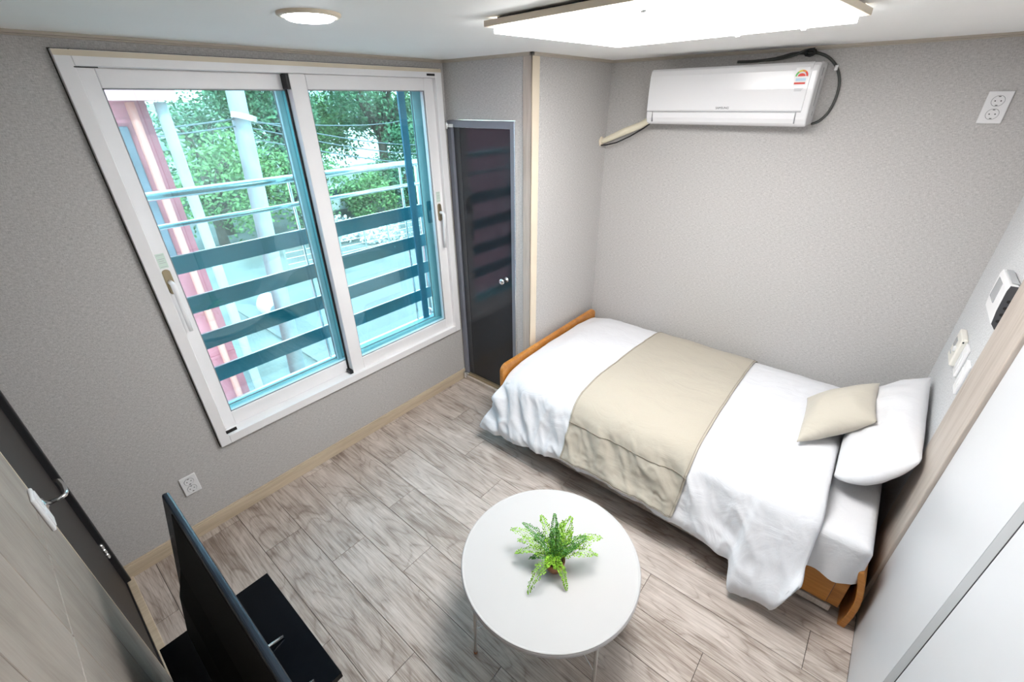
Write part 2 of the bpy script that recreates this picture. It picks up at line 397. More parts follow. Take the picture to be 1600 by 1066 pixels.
# ------------------------------------------------------------------ entry wall with wood-look panels
DX = .745
wf = struct(MB().box(DX+.006, X3+.1, Y0-.14, Y0-.005, 0, H).box(-.02, DX+.006, Y0-.14, Y0-.005, 2.08, H).build('wall_front', M_JOINT))
xs = [DX, 1.043, 1.348, 1.655, 1.962, 2.268, 2.574, X3]
for i in range(7):
    zj = [0, 1.13, 2.26, H] if True else 0
    for j in range(3):
        g = .0024
        box('panel', M_PANEL, (xs[i]+(g if i else 0), xs[i+1]-g, Y0-.006, Y0, zj[j]+g, zj[j+1]-g), wf, bevel=.0012, segs=1)
box('panel', M_PANEL, (0, DX-.002, Y0-.006, Y0, 2.08, H), wf, bevel=.0012, segs=1)
box('corner_bead', M_CREAM, (DX-.003, DX, Y0-.09, Y0+.001, 0, 2.08), wf)
# door_2: dark door in the entry wall
d2 = sempty('door_2', (.36, Y0-.03, 0), 'dark brown door in a black frame beside the window wall', 'door')
box('door_leaf', M_DOOR2, (.035, DX-.012, Y0-.055, Y0-.018, .012, 2.04), d2, bevel=.002)
MB().box(-.0, .034, Y0-.1, Y0+.006, 0, 2.08).box(.034, DX-.004, Y0-.1, Y0-.012, 2.042, 2.08).build('door_frame', M_BLACK, d2, bevel=.004)
box('threshold', M_BASEW, (.0, DX-.004, Y0-.012, Y0+.018, .001, .010), d2, bevel=.003)
box('sill_gasket', M_BLACK, (.02, DX-.004, Y0-.02, Y0-.012, 0, .012), d2)
hx, hz = .571, .969; yl = Y0-.018
hd = MB().lathe([(.026, 0), (.027, .004), (.024, .008), (.012, .010), (.009, .014)], (hx, yl, hz), 24, 'y').build('rose', M_CHROME, d2, smooth=True)
lev = [(hx, yl+.01, hz), (hx, yl+.045, hz), (hx-.004, yl+.056, hz), (hx-.02, yl+.060, hz), (hx-.06, yl+.060, hz+.003), (hx-.105, yl+.054, hz+.002), (hx-.118, yl+.046, hz)]
MB().tube(lev, [.008, .007, .0075, .008, .008, .007, .005], 10).build('lever', M_CHROME, d2, smooth=True)
for z in (.26, 1.75):
    h = MB().tube([(.036, Y0-.012, z-.05), (.036, Y0-.012, z+.05)], .006, 8)
    for q in range(3): h.tube([(.036, Y0-.012, z-.045+q*.032), (.036, Y0-.012, z-.022+q*.032)], .009, 8)
    h.build('hinge', M_STEEL, d2, smooth=False)
# ------------------------------------------------------------------ door_1 : dark glossy utility door in the niche
d1 = sempty('door_1', (.3, Y1, 0), 'dark glossy narrow door with a grey frame in the window corner', 'door')
fr = MB().box(.015, .050, Y1-.012, Y1+.06, 0, 2.015).box(.557, .590, Y1-.012, Y1+.06, 0, 2.015).box(.050, .557, Y1-.012, Y1+.06, 1.975, 2.015)
fr.build('door_frame', M_DOORF, d1, bevel=.002)
box('frame_edge', M_STEEL, (.588, .595, Y1-.013, Y1, 0, 2.017), d1)
box('door_leaf', M_DOORP, (.052, .555, Y1+.012, Y1+.045, .06, 1.973), d1, bevel=.002)
box('stile', M_DOORS, (.052, .105, Y1+.009, Y1+.013, .06, 1.973), d1)
box('threshold', M_TRIMW, (.015, .595, Y1-.03, Y1+.06, 0, .035), d1, bevel=.003)
box('threshold_step', M_BRASS, (.03, .58, Y1-.012, Y1+.03, .035, .058), d1, bevel=.003)
kn = MB().lathe([(.020, 0), (.020, -.005), (.010, -.008), (.009, -.028), (.018, -.036), (.023, -.048), (.021, -.060), (.010, -.066), (.001, -.067)], (.490, Y1+.012, 1.01), 24, 'y').build('knob', M_CHROME, d1, smooth=True)
MB().box(.02, .085, Y1-.026, Y1-.010, 1.975, 1.995).tube([(.03, Y1-.03, 1.965), (.03, Y1-.03, 2.005)], .010, 10).build('pivot', M_STEEL, d1, bevel=.002)
MB().tube([(.035, Y1-.032, .02), (.035, Y1-.032, .075)], .014, 12).box(.02, .07, Y1-.03, Y1-.010, .055, .075).build('pivot', M_STEEL, d1, bevel=.002)
# ------------------------------------------------------------------ window_1
wi = sempty('window_1', (0, .85, .5), 'white double sliding window with tinted panes and steel railing outside', 'window')
def frame_ring(y0, y1, z0, z1, wy, wz0, wz1, xa, xb):
    return MB().box(xa, xb, y0, y0+wy, z0, z1).box(xa, xb, y1-wy, y1, z0, z1).box(xa, xb, y0+wy, y1-wy, z0, z0+wz0).box(xa, xb, y0+wy, y1-wy, z1-wz1, z1)
frame_ring(-.057, 1.745, .486, 2.302, .050, .050, .050, -.004, .026).build('window_frame', M_WFRAME, wi, bevel=.003)
box('sealant', M_CREAM, (.0255, .0268, -.055, 1.743, 2.282, 2.3005), wi)
frame_ring(-.0605, 1.7475, .4825, 2.305, .01, .01, .01, 0, .004).build('shadow_outline', M_JOINT, wi)  # dark ring behind the frame, stands in for its shadow outline
frame_ring(-.045, 1.735, .498, 2.292, .040, .034, .040, -.115, -.004).build('frame_reveal', M_WFRAME, wi, bevel=.002)
def sash(name, y0, y1, xa, xb, gm, fm, wl_=.068, wr=.068, z0=.532, z1=2.252, wb=.085, wt=.068):
    s = frame_ring(y0, y1, z0, z1, .01, .01, .01, xa, xb); s.v = []; s.f = []
    s.box(xa, xb, y0, y0+wl_, z0, z1).box(xa, xb, y1-wr, y1, z0, z1).box(xa, xb, y0+wl_, y1-wr, z0, z0+wb).box(xa, xb, y0+wl_, y1-wr, z1-wt, z1)
    so_ = s.build(name, fm, wi, bevel=.004)
    xm = (xa+xb)/2
    box('pane', gm, (xm-.002, xm+.002, y0+wl_-.004, y1-wr+.004, z0+wb-.004, z1-wt+.004), so_)
    gk = MB(); e = .005
    for x in (xb-.012,):
        gk.box(x, x+.004, y0+wl_, y0+wl_+e, z0+wb, z1-wt).box(x, x+.004, y1-wr-e, y1-wr, z0+wb, z1-wt).box(x, x+.004, y0+wl_, y1-wr, z0+wb, z0+wb+e).box(x, x+.004, y0+wl_, y1-wr, z1-wt-e, z1-wt)
    gk.build('gasket_or_gap_shade', M_ACG, so_)
    return so_
sl = sash('sash', -.006, .86, -.100, -.055, M_GLASSI, M_WFRAME, .066, .066)
sr = sash('sash', .782, 1.697, -.050, -.002, M_GLASSI, M_WFRAME, .084, .074)
box('brush_strip', M_BLACK, (-.056, -.048, .772, .782, .532, 2.252), wi)
MB().box(-.058, -.004, .766, .783, 2.185, 2.249).build('stop_block', M_BLACK, wi, bevel=.002)
MB().box(-.05, -.001, .760, .782, .534, .560).build('stop_block', M_BLACK, wi, bevel=.002)
# outer window (its own pair of sashes)
frame_ring(-.06, 1.75, .49, 2.29, .045, .10, .05, -.2, -.125).build('outer_frame', M_WOUT, wi, bevel=.003)
so1 = sash('outer_sash', -.02, .835, -.190, -.165, M_GLASSO, M_WOUT, .055, .062, .575, 2.24, .02, .05)
so2 = sash('outer_sash', .765, 1.715, -.160, -.135, M_GLASSO, M_WOUT, .030, .085, .575, 2.24, .02, .05)
box('screen_stile', M_WDARK, (-.205, -.19, 1.56, 1.612, .575, 2.24), wi, bevel=.002)
box('outer_sill', M_WOUT, (-.27, -.2, -.08, 1.78, .49, .53), wi, bevel=.003)
# latch on the outer sash
MB().box(-.136, -.120, 1.655, 1.690, 1.345, 1.50).box(-.122, -.112, 1.660, 1.685, 1.37, 1.475).build('latch', M_BAR, so2, bevel=.004)
def handle(y, z, x, par, name='handle'):
    e = MB().lathe([(.0165, 0), (.017, .004), (.014, .009)], (0, 0, 0), 20, 'x')
    e.v = [Vector((v.x, v.y, v.z*1.0+(.043 if v.z > 0 else -.043)*(1 if abs(v.z) > 1e-6 else 0))) for v in e.v]
    e.v = [v+Vector((x, y, z)) for v in e.v]
    h = e.build(name, M_BRASS, par, smooth=False)
    MB().tube([(x+.008, y, z+.0), (x+.035, y, z), (x+.045, y+.0, z-.01), (x+.046, y+.0, z-.04), (x+.040, y, z-.09), (x+.036, y, z-.15), (x+.034, y, z-.245)], [.011, .010, .012, .012, .010, .010, .009], 10).build('lever', M_WFRAME, h, smooth=True)
    return h
handle(.024, 1.400, -.055, sl); handle(1.655, 1.44, -.002, sr)
for (y, z, x, p) in ((.026, 1.50, -.0545, sl), (1.655, 1.545, -.0015, sr)):
    st = box('sticker', M_STICK, (x, x+.0006, y-.017, y+.017, z-.034, z+.034), p)
    q = MB()
    for i in range(7):
        if i in (1, 5): continue
        q.box(x+.0006, x+.0009, y-.013, y+.013-.006*(i % 2), z+.026-i*.009, z+.028-i*.009)
    q.build('lettering', M_GREYTXT, st)
for (a, b_, c_, d_) in ((-.014, .040, .552, .572), (-.012, .056, 2.246, 2.250), (1.626, 1.690, 2.262, 2.274)):
    box('drain_cap', M_BLACK, (.0255, .0275, a, b_, c_, d_), wi, bevel=.001)
# ------------------------------------------------------------------ right side: fitted wardrobe
wd = thing('fitted_wardrobe', 'tall white fitted wardrobe with a grey stile beside the wood board', 'wardrobe', (X3+.1, .5, 0))
box('side_panel', M_CLOSET, (X3, X3+.2, .913, 1.533, 0, H), wd, bevel=.001)
box('stile', M_CLOSETG, (X3+.0005, X3+.2, .858, .912, 0, H), wd)
box('door', M_CLOSET, (X3+.001, X3+.02, .35, .853, .01, H-.01), wd, bevel=.001)
box('door', M_CLOSET, (X3+.001, X3+.02, -.16, .346, .01, H-.01), wd, bevel=.001)
box('door', M_CLOSET, (X3+.001, X3+.02, Y0, -.164, .01, H-.01), wd, bevel=.001)
box('gasket_or_gap_shade', M_BLACK, (X3+.0006, X3+.02, .8535, .8578, .005, H-.005), wd)  # black strip imitating the shade in the gap between stile and door
box('carcass', M_BLACK, (X3+.021, X3+.2, Y0, .856, 0, H), wd)
# ------------------------------------------------------------------ ceiling lights
a = math.radians(-6); c2 = Vector((1.350, 1.52, 0)); ux = Vector((math.cos(a), math.sin(a), 0)); uy = Vector((math.sin(a), -math.cos(a), 0))
def LP(s, t, z): p = c2+ux*s+uy*t; return (p.x, p.y, z)
Lx, Ly = .865, .72
pl = thing('panel_light', 'large square ceiling light with glowing white diffuser and pale wood trim', 'light', LP(Lx/2, Ly/2, H))
def pbox(mb, s0, s1, t0, t1, z0, z1):
    n = len(mb.v)
    for z in (z0, z1):
        for s_, t_ in ((s0, t0), (s1, t0), (s1, t1), (s0, t1)): mb.v.append(Vector(LP(s_, t_, z)))
    for f in ((0, 3, 2, 1), (4, 5, 6, 7), (0, 1, 5, 4), (1, 2, 6, 5), (2, 3, 7, 6), (3, 0, 4, 7)): mb.f.append(tuple(n+i for i in f))
    return mb
fm = MB(); wz = .03
for args in ((0, Lx, 0, .012), (0, Lx, Ly-wz, Ly), (0, .02, .012, Ly-wz), (Lx-wz, Lx, .012, Ly-wz)): pbox(fm, *args, 2.325, 2.342)
fm.build('trim_frame', M_CREAM, pl, bevel=.002)
pbox(MB(), .03, Lx-.03, .03, Ly-.03, 2.340, H).build('housing', M_BLACK, pl)
pbox(MB(), .018, Lx-.028, .010, Ly-.028, 2.309, 2.333).build('diffuser', M_PANELGLOW, pl)  # box dropped below the trim; glowing sides added to brighten the ceiling
for s_, t_ in ((.05, Ly-.14), (.05, Ly-.06), (.55, Ly-.03), (.5, .012), (.7, .012)):
    pbox(MB(), s_-.007, s_+.007, t_-.003, t_+.003, 2.304, 2.309).build('clip', M_STEEL, pl)
dl = thing('recessed_downlight', 'small round ceiling downlight glowing above the window side', 'light', (.965, .40, H))
MB().lathe([(.088, 0), (.088, -.006), (.080, -.010), (.066, -.008), (.064, 0)], (.965, .40, H), 40, 'z', cap=False).build('ring', M_CREAM, dl, smooth=True)
MB().lathe([(.066, 0), (.066, -.014), (.058, -.018), (.001, -.019)], (.965, .40, H), 40, 'z').build('diffuser', M_DOWNGLOW, dl, smooth=True)
# ------------------------------------------------------------------ air conditioner
ac = thing('air_conditioner', 'white wall-mounted air conditioner high on the back wall above the bed', 'air conditioner', (1.53, Y2, 1.99))
AX0, AX1 = 1.085, 1.955; yb = Y2-.001
prof = [(yb, 1.99), (yb-.16, 1.985), (yb-.185, 1.995), (yb-.198, 2.02), (yb-.203, 2.06), (yb-.205, 2.16), (yb-.202, 2.235), (yb-.194, 2.258), (yb-.178, 2.270), (yb-.12, 2.278), (yb, 2.278)]
cs = MB().extr(prof, AX0, AX1); cs.build('casing', M_AC, ac, bevel=.010, segs=3)
fpn = MB().extr([(yb-.198, 2.058), (yb-.2075, 2.061), (yb-.2095, 2.16), (yb-.2065, 2.238), (yb-.198, 2.264), (yb-.180, 2.275), (yb-.17, 2.268)], AX0+.004, AX1-.030)
fpn.build('front_panel', M_AC, ac, bevel=.003)
lo_ = MB().extr([(yb-.180, 1.998), (yb-.190, 1.999), (yb-.204, 2.022), (yb-.208, 2.050), (yb-.198, 2.052)], AX0+.045, AX1-.055); lo_.build('louver', M_AC, ac, bevel=.002)
MB().box(AX0+.006, AX1-.032, yb-.2065, yb-.19, 2.0535, 2.0565).box(AX0+.041, AX0+.0435, yb-.205, yb-.18, 2.0, 2.054).box(AX1-.0535, AX1-.051, yb-.205, yb-.18, 2.0, 2.054).build('seam', M_ACG, ac)
vs = MB()
for (z0_, z1_, y_) in ((2.215, 2.25, yb-.10), (2.08, 2.20, yb-.10), (2.035, 2.055, yb-.08)): vs.box(AX1-.002, AX1+.0012, y_-.007, y_+.007, z0_, z1_)
vs.build('side_slot', M_ACG, ac)
mt = Matrix.Translation((1.535, yb-.2093, 2.073)) @ Matrix.Rotation(PI/2, 4, 'X')
text('SAMSUNG', .0155, M_TXT, ac, mt)
# energy label
ly = yb-.2090
la = MB(); lx, lz = 1.886, 2.212
lbl = box('energy_label', M_WHITE, (1.856, 1.916, ly-.0004, ly, 2.168, 2.250), ac)
for (t0, t1, mm) in ((0, 50, M_RED), (50, 90, M_LORG), (90, 130, M_LYEL), (130, 180, M_LGRN)):
    q = MB()
    for i in range(4):
        a0, a1 = math.radians(lerp(t0, t1, i/4)), math.radians(lerp(t0, t1, (i+1)/4))
        q.quad(*[(lx+r*math.cos(t), ly-.0008, lz+r*math.sin(t)) for r, t in ((.020, a0), (.028, a0), (.028, a1), (.020, a1))])
    q.build('dial_band', mm, lbl, fix=False)
q = MB(); q.quad(*[(lx+.017*math.cos(t*PI/10), ly-.0008, lz+.013*math.sin(t*PI/10)) for t in range(11)]); q.build('dial_center', M_RED, lbl, fix=False)
box('label_strip', M_LBLUE, (1.864, 1.908, ly-.0008, ly-.0003, 2.192, 2.204), lbl)
box('label_strip', M_RED, (1.860, 1.909, ly-.0008, ly-.0003, 2.178, 2.186), lbl)
q = MB()
for i in range(3): q.box(1.868, 1.908-.004*i, ly-.0006, ly-.0002, 2.158-i*.005, 2.1605-i*.005)
q.build('lettering', M_GREYTXT, ac)
q = MB()
pp = thing('insulated_pipe', 'cream wrapped pipe running from the air conditioner into the corner wall', 'pipe', (.9, Y2-.08, 1.9))
MB().tube([(X1-.01, 2.595, 1.862), (.735, 2.592, 1.868), (.80, 2.585, 1.895), (.90, 2.575, 1.935), (1.00, 2.57, 1.970), (1.07, 2.56, 2.005), (1.11, 2.55, 2.02)], [.016, .017, .020, .022, .021, .020, .02], 12).build('wrapped_tube', M_PIPE, pp, smooth=True)
MB().lathe([(.032, 0), (.032, .004), (.024, .010), (.017, .012)], (X1, 2.595, 1.862), 20, 'x').build('wall_collar', M_CREAM, pp, smooth=True)
cb = MB().tube([(X1+.006, 2.585, 1.838), (.76, 2.58, 1.842), (.84, 2.575, 1.862), (.94, 2.57, 1.905), (1.03, 2.565, 1.955), (1.085, 2.56, 1.992)], .0045, 8).build('drain_cable', M_BLACK, None, smooth=True)
tag(cb, 'thin black cable sagging under the cream pipe beside the air conditioner', 'cable')
pc = thing('power_cable', 'dark grey power cable looping past the right end of the air conditioner', 'cable', (1.95, Y2-.02, 2.28))
def cr(P, n=6):
    P = [Vector(p) for p in P]; out = []
    for i in range(len(P)-1):
        p0, p1, p2, p3 = P[max(i-1, 0)], P[i], P[i+1], P[min(i+2, len(P)-1)]
        for j in range(n):
            t = j/n; out.append(.5*((2*p1)+(p2-p0)*t+(2*p0-5*p1+4*p2-p3)*t*t+(-p0+3*p1-3*p2+p3)*t**3))
    return out+[P[-1]]
yk = Y2-.012
MB().tube(cr([(1.51, yk, 2.300), (1.60, yk, 2.299), (1.70, yk, 2.306), (1.78, yk, 2.322), (1.84, yk, 2.322), (1.90, yk, 2.318), (1.955, yk, 2.293), (2.00, yk, 2.248), (2.028, yk, 2.185), (2.033, yk, 2.12), (2.02, yk, 2.055), (1.99, yk, 2.01), (1.955, yk, 1.992)]), .0065, 8).build('cable', M_CABLE, pc, smooth=True)
MB().tube(cr([(1.66, yk-.01, 2.300), (1.74, yk-.01, 2.304), (1.80, yk-.01, 2.318), (1.84, yk-.01, 2.333), (1.88, yk-.01, 2.338)]), .006, 8).build('cable', M_CABLE, pc, smooth=True)
q = MB()
for i in range(4):
    t0 = i*1.3
    q.tube([(1.865+.022*math.cos(t0+j*.7)*(1+.2*math.sin(j)), yk-.012-.004*i, 2.322+.014*math.sin(t0+j*.7)) for j in range(8)], .0055, 7)
q.build('cable_bundle', M_BLACK, pc, smooth=True)
MB().box(1.99, 2.004, yk-.012, yk+.010, 2.238, 2.262).build('cable_clip', M_WHITE, pc, bevel=.002)
# ------------------------------------------------------------------ wall fittings
def euro(name, label, c, n, wdt, hgt, sp, group=None):
    # double socket; plate in plane of wall normal n ('x' or '-y')
    t = thing(name, label, 'socket', c)
    def P(u, v, d):  # u along wall, v up, d out
        return (c[0]+d, c[1]+u, c[2]+v) if n == 'x' else (c[0]-u, c[1]-d, c[2]+v)
    def bx(u0, u1, v0, v1, d0, d1):
        A, B = P(u0, v0, d0), P(u1, v1, d1); return (min(A[0], B[0]), max(A[0], B[0]), min(A[1], B[1]), max(A[1], B[1]), min(A[2], B[2]), max(A[2], B[2]))
    box('cover_plate', M_WHITE, bx(-wdt/2, wdt/2, -hgt/2, hgt/2, 0.0005, .009), t, bevel=.003)
    for s in (1, -1):
        cc = P(0, s*sp, .0088); ax = 'x' if n == 'x' else 'y'; sg = 1 if n == 'x' else -1
        w_ = MB().lathe([(.0205, 0), (.0205, sg*.0025), (.0185, sg*.0025), (.0185, sg*.0004), (.001, sg*.0004)], cc, 24, ax, cap=False).build('socket_well', M_CREAM if False else M_WHITE, t, smooth=False)
        MB().lathe([(.0222, sg*.0001), (.0222, sg*.0006), (.0206, sg*.0006)], cc, 24, ax, cap=False).build('shadow_ring', M_ACG, w_)
        m = MB()
        for u in (-.0095, .0095):
            m.lathe([(.0026, sg*.0003), (.0026, sg*.0012)], P(u, s*sp, .0088), 8, ax)
        for v in (-.0172, .0172): m.box(*bx(-.004, .004, s*sp+v-.0015, s*sp+v+.0015, .009, .0115))
        m.build('pin_hole', M_BLACK, w_)
    return t
euro('wall_socket', 'white double socket low on the grey wall under the window', (0, -.247, .35), 'x', .075, .118, .024)
euro('wall_socket', 'white double socket high on the back wall right of the air conditioner', (2.643, Y2, 2.07), '-y', .082, .128, .026)
# white switch plate on the entry wall
sw = thing('light_switch', 'white double switch plate on the wood-look wall beside the dark door', 'switch', (.80, Y0, 1.10))
box('cover_plate', M_WHITE, (.765, .838, Y0, Y0+.010, 1.040, 1.165), sw, bevel=.004)
for z in (1.073, 1.132): box('rocker', M_WHITE, (.778, .825, Y0+.009, Y0+.013, z-.027, z+.027), sw, bevel=.002)
# intercom
ic = thing('intercom', 'white video intercom with grey screen and dark side on the right wall', 'intercom', (X3, 1.97, 1.43))
IY0, IY1, IZ0, IZ1 = 1.862, 2.09, 1.345, 1.515
pr = [(X3, IZ0+.005), (2.853, IZ0), (2.838, IZ0+.02), (2.833, IZ0+.07), (2.831, IZ1-.02), (2.834, IZ1), (2.858, IZ1), (X3, IZ1-.01)]
MB().extr([(a_, b_) for a_, b_ in pr], IY0, IY1, 'y').build('housing', M_WHITE, ic, bevel=.002)
MB().extr([(a_+.002 if a_ < X3 else a_, b_) for a_, b_ in pr], IY0-.004, IY0-.0002, 'y').build('side_grille', plain('intercom_dark', (.06, .065, .075), .35), ic)
MB().extr([(X3, IZ1-.009), (2.860, IZ1+.001), (2.842, IZ1+.002), (2.842, IZ1+.0045), (2.860, IZ1+.004), (X3, IZ1-.006)], IY0+.03, IY1-.015, 'y').build('top_grille', M_CLOSETG, ic)
box('screen', M_SCREEN, (2.8295, 2.8335, 1.955, 2.055, 1.415, 1.493), ic, bevel=.001)
for i in range(4): MB().lathe([(.006, 0), (.006, -.0015), (.001, -.002)], (2.852, IY0-.004, IZ0+.035+i*.026), 10, 'y').build('button', M_BLACK, ic)
# thermostat
th = thing('thermostat', 'cream room thermostat on the right wall above the pillow', 'thermostat', (X3, 2.30, 1.08))
box('housing', plain('aged_white', (.76, .74, .68), .4), (X3-.024, X3, 2.205, 2.345, 1.015, 1.155), th, bevel=.007)
box('display', M_SCREEN, (X3-.0255, X3-.0235, 2.27, 2.325, 1.08, 1.12), th)
MB().lathe([(.014, 0), (.014, -.006), (.011, -.008)], (X3-.024, 2.24, 1.09), 16, 'x').build('dial', M_WHITE, th)
q = MB()
for i in range(3): MB().box(X3-.0262, X3-.0235, 2.275+i*.018, 2.285+i*.018, 1.045, 1.053).build('button', M_GREYTXT, th, bevel=.001)
MB().box(X3-.018, X3-.012, 2.2035, 2.2052, 1.135, 1.143).build('indicator', M_BLACK, th)
for (ya_, yb__, za, zb, lb) in ((2.085, 2.165, 1.02, 1.155, 'white rocker switch on the right wall next to the thermostat'), (1.935, 2.010, 1.01, 1.145, 'white rocker switch on the right wall beside the wood board')):
    s_ = thing('light_switch', lb, 'switch', (X3, (ya_+yb__)/2, (za+zb)/2))
    box('cover_plate', M_WHITE, (X3-.011, X3, ya_, yb__, za, zb), s_, bevel=.003)
    box('rocker', M_WHITE, (X3-.015, X3-.010, ya_+.017, yb__-.017, za+.03, zb-.03), s_, bevel=.002)
# ------------------------------------------------------------------ bed
bd = thing('bed', 'orange wooden bed frame with a drawer standing along the back wall', 'bed', (1.78, 2.0, 0))
# foot board with rounded upper corners (plane x)
def board(x0, x1, y0, y1, z0, z1, r, curve=None):
    pr_ = [(y0, z0), (y1, z0)]
    for i in range(7): t = i/6*PI/2; pr_.append((y1-r+r*math.cos(t), z1-r+r*math.sin(t)))
    for i in range(7): t = PI/2+i/6*PI/2; pr_.append((y0+r+r*math.cos(t), z1-r+r*math.sin(t)))
    return MB().extr(pr_, x0, x1)
board(.750, .778, 1.405, 2.60, .0, .585, .05).build('footboard', M_ORANGE, bd, bevel=.005)
hb = MB(); prf = []
for i in range(9): t = i/8; prf.append((2.802-.018*math.sin(t*PI)*0-.03*t+.028*math.sin(t*PI), lerp(0, .36, t)))
for i in range(9): t = 1-i/8; prf.append((2.802+.030-.03*t+.022*math.sin(t*PI)-.006*(t > .9), lerp(0, .365, t)))
hb.extr(prf, 1.388, 2.60, 'y').build('headboard', M_ORANGE, bd, bevel=.004)
box('side_rail', M_ORANGE, (.78, 2.785, 1.425, 1.450, .06, .285), bd, bevel=.002)
box('side_rail', M_ORANGE, (.78, 2.785, 2.57, 2.595, .06, .285), bd, bevel=.002)
box('slat_base', M_ORANGE, (.78, 2.80, 1.45, 2.57, .22, .25), bd)
for x0_, x1_ in ((.82, 1.44), (1.47, 2.09), (2.12, 2.735)):
    dr = box('drawer', M_ORANGE, (x0_, x1_, 1.408, 1.426, .075, .262), bd, bevel=.002)
    box('drawer_groove', M_TXT, (x0_-.004, x1_+.004, 1.4235, 1.4252, .071, .266), dr)
box('kick_strip', M_TRIMW, (.80, 2.76, 1.412, 1.425, .022, .058), bd, bevel=.003)
for y in (1.52, 2.56):
    for x in (.80, 1.78, 2.75): box('leg', M_ORANGE, (x-.02, x+.02, y-.01, y+.02, 0, .06), bd)
# mattress with fitted sheet
def softbox(x0, x1, y0, y1, z0, z1, r, nu=80, nv=64, amp=.004, f=9, seed=0, hem=None):
    cx, cy = (x0+x1)/2, (y0+y1)/2
    P = [(y0, z0, 0), (y0, (z0+z1)/2, 0)]
    for i in range(7): t = PI-i/6*PI/2; P.append((y0+r+r*math.cos(t), z1-r+r*math.sin(t), i))
    for i in range(1, 16): P.append((lerp(y0+r, y1-r, i/16), z1, 9))
    for i in range(7): t = PI/2-i/6*PI/2; P.append((y1-r+r*math.cos(t), z1-r+r*math.sin(t), 6-i))
    P += [(y1, (z0+z1)/2, 0), (y1, z0, 0)]
    def fn(u, v):
        s = v*(len(P)-1); i = min(int(s), len(P)-2); t = s-i
        y = lerp(P[i][0], P[i+1][0], t); z = lerp(P[i][1], P[i+1][1], t)
        # end rounding
        e = min(u, 1-u)*(x1-x0); k_ = 1.0; x = lerp(x0, x1, u)
        if e < r:
            q_ = 1-e/r; s_ = math.sqrt(max(0, 1-q_*q_)); d = r*(1-s_)
            z = min(z, z1-d) if True else z
            y = max(y0+d*.6, min(y1-d*.6, y))
        n = nz(x*f, y*f, z*f+seed)
        return (x, y+(n*amp if y < cy else -n*amp), z+n*amp*.7)
    m = MB().grid(fn, nu, nv)
    n0 = 0
    for uu in (0, nu): m.f.append(tuple(uu*(nv+1)+j for j in range(nv+1)))
    return m
def mat_fn():
    m = softbox(.80, 2.795, 1.385, 2.60, .285, .50, .045, 120, 60)
    for v in m.v:
        if v.y < 1.5 and v.z < .45 and v.x > 2.3:
            t = (.45-v.z)/.165
            v.y -= .020*t+.012*t*math.sin(v.x*38+1.5*math.sin(v.x*9))+.010*t*nz(v.x*6, v.z*9, 3)
            v.z -= .02*t*(.5+nz(v.x*5, 0, 7))
    return m
mt_ = mat_fn().build('mattress', M_SHEET, None, smooth=True)
tag(mt_, 'thick mattress in a white fitted sheet lying on the orange wooden bed', 'mattress')
# duvet
def section(x, hemy, hemz, bulge=0.0, top=.0, mid=0):
    P = [(2.655, .34), (2.645, .43), (2.615, .505), (2.56, .55), (2.40, .575+top), (2.1, .585+top), (1.8, .585+top), (1.58, .575+top), (1.46, .550+top*.8), (1.395-bulge*.4, .495+top*.4), (1.365-bulge*.8, .42), (lerp(1.35, hemy, .45)-bulge*1.0, lerp(.36, hemz, .35)), (hemy-bulge*1.0, lerp(.36, hemz, .75)), (hemy-bulge*.7, hemz)]
    return P
def csample(P, t):
    s = t*(len(P)-1); i = min(int(s), len(P)-2); q = s-i
    g = lambda k_: P[max(0, min(len(P)-1, k_))]
    r_ = []
    for a_ in range(2):
        p0, p1, p2, p3 = g(i-1)[a_], g(i)[a_], g(i+1)[a_], g(i+2)[a_]
        r_.append(.5*((2*p1)+(p2-p0)*q+(2*p0-5*p1+4*p2-p3)*q*q+(-p0+3*p1-3*p2+p3)*q**3))
    return r_
def hemprof(x):
    hz_ = .115+.085*sm(.72, 1.5, x)-.05*sm(1.9, 2.32, x)
    hy_ = 1.275+.01*sm(1, 2, x)
    fold = sm(2.325, 2.37, x)
    hz_ -= .105*fold*(1-.25*sm(2.40, 2.54, x))
    hz_ += .20*sm(2.545, 2.62, x)**1.5
    return hy_-.055*fold, hz_, fold
def dsurf(x, v, off=0.0):
    hy_, hz_, fold = hemprof(x)
    P = section(x, hy_, hz_, .028*fold, .012*fold+.018*sm(2.0, 2.3, x))
    y, z = csample(P, v)
    hang = sm(.62, .80, v)          # 0 on top, 1 hanging
    # foot end sinks behind the foot board
    e = sm(.79, .95, x); z -= (1-e)*.035*(1-hang)
    # wrinkles
    def rdg(a_, b_, k3): q3 = 1-abs(nz(a_, b_, k3))*2.6; return max(0, q3)**3
    dx_ = x+.55*z
    wr = hang*(.008*math.sin(x*24+z*20+2.5*nz(x*3, z*4, 1))+.012*nz(x*8+z*6, z*4, 2)+.011*rdg(dx_*7, z*4, 12)+.007*rdg(dx_*15+3, z*7-x*2, 15))*(1-.30*fold)
    foot = sm(1.40, .85, x)
    wr += hang*foot*(.011*math.sin(dx_*52+1.8*nz(x*5, z*5, 4))+.010*rdg(dx_*16, z*3, 21))
    wr *= 1-.6*sm(.93, 1.0, v)*0
    pf = (1-hang)*(.007*nz(x*3.2, y*3.2, 5)+.0035*nz(x*11, y*8, 6)+.004*rdg(x*3+1, y*6, 30)+.006*rdg(x*7, y*2.5, 33)*sm(2.2, 2.4, x)+.004*(1-sm(.8, 1.4, x))*nz(x*20, y*5, 8))
    y -= wr+off*hang; z += pf+off*(1-hang)*1.0+hang*.2*wr
    if v < .3: y += off*sm(.25, .1, v)
    return y, z
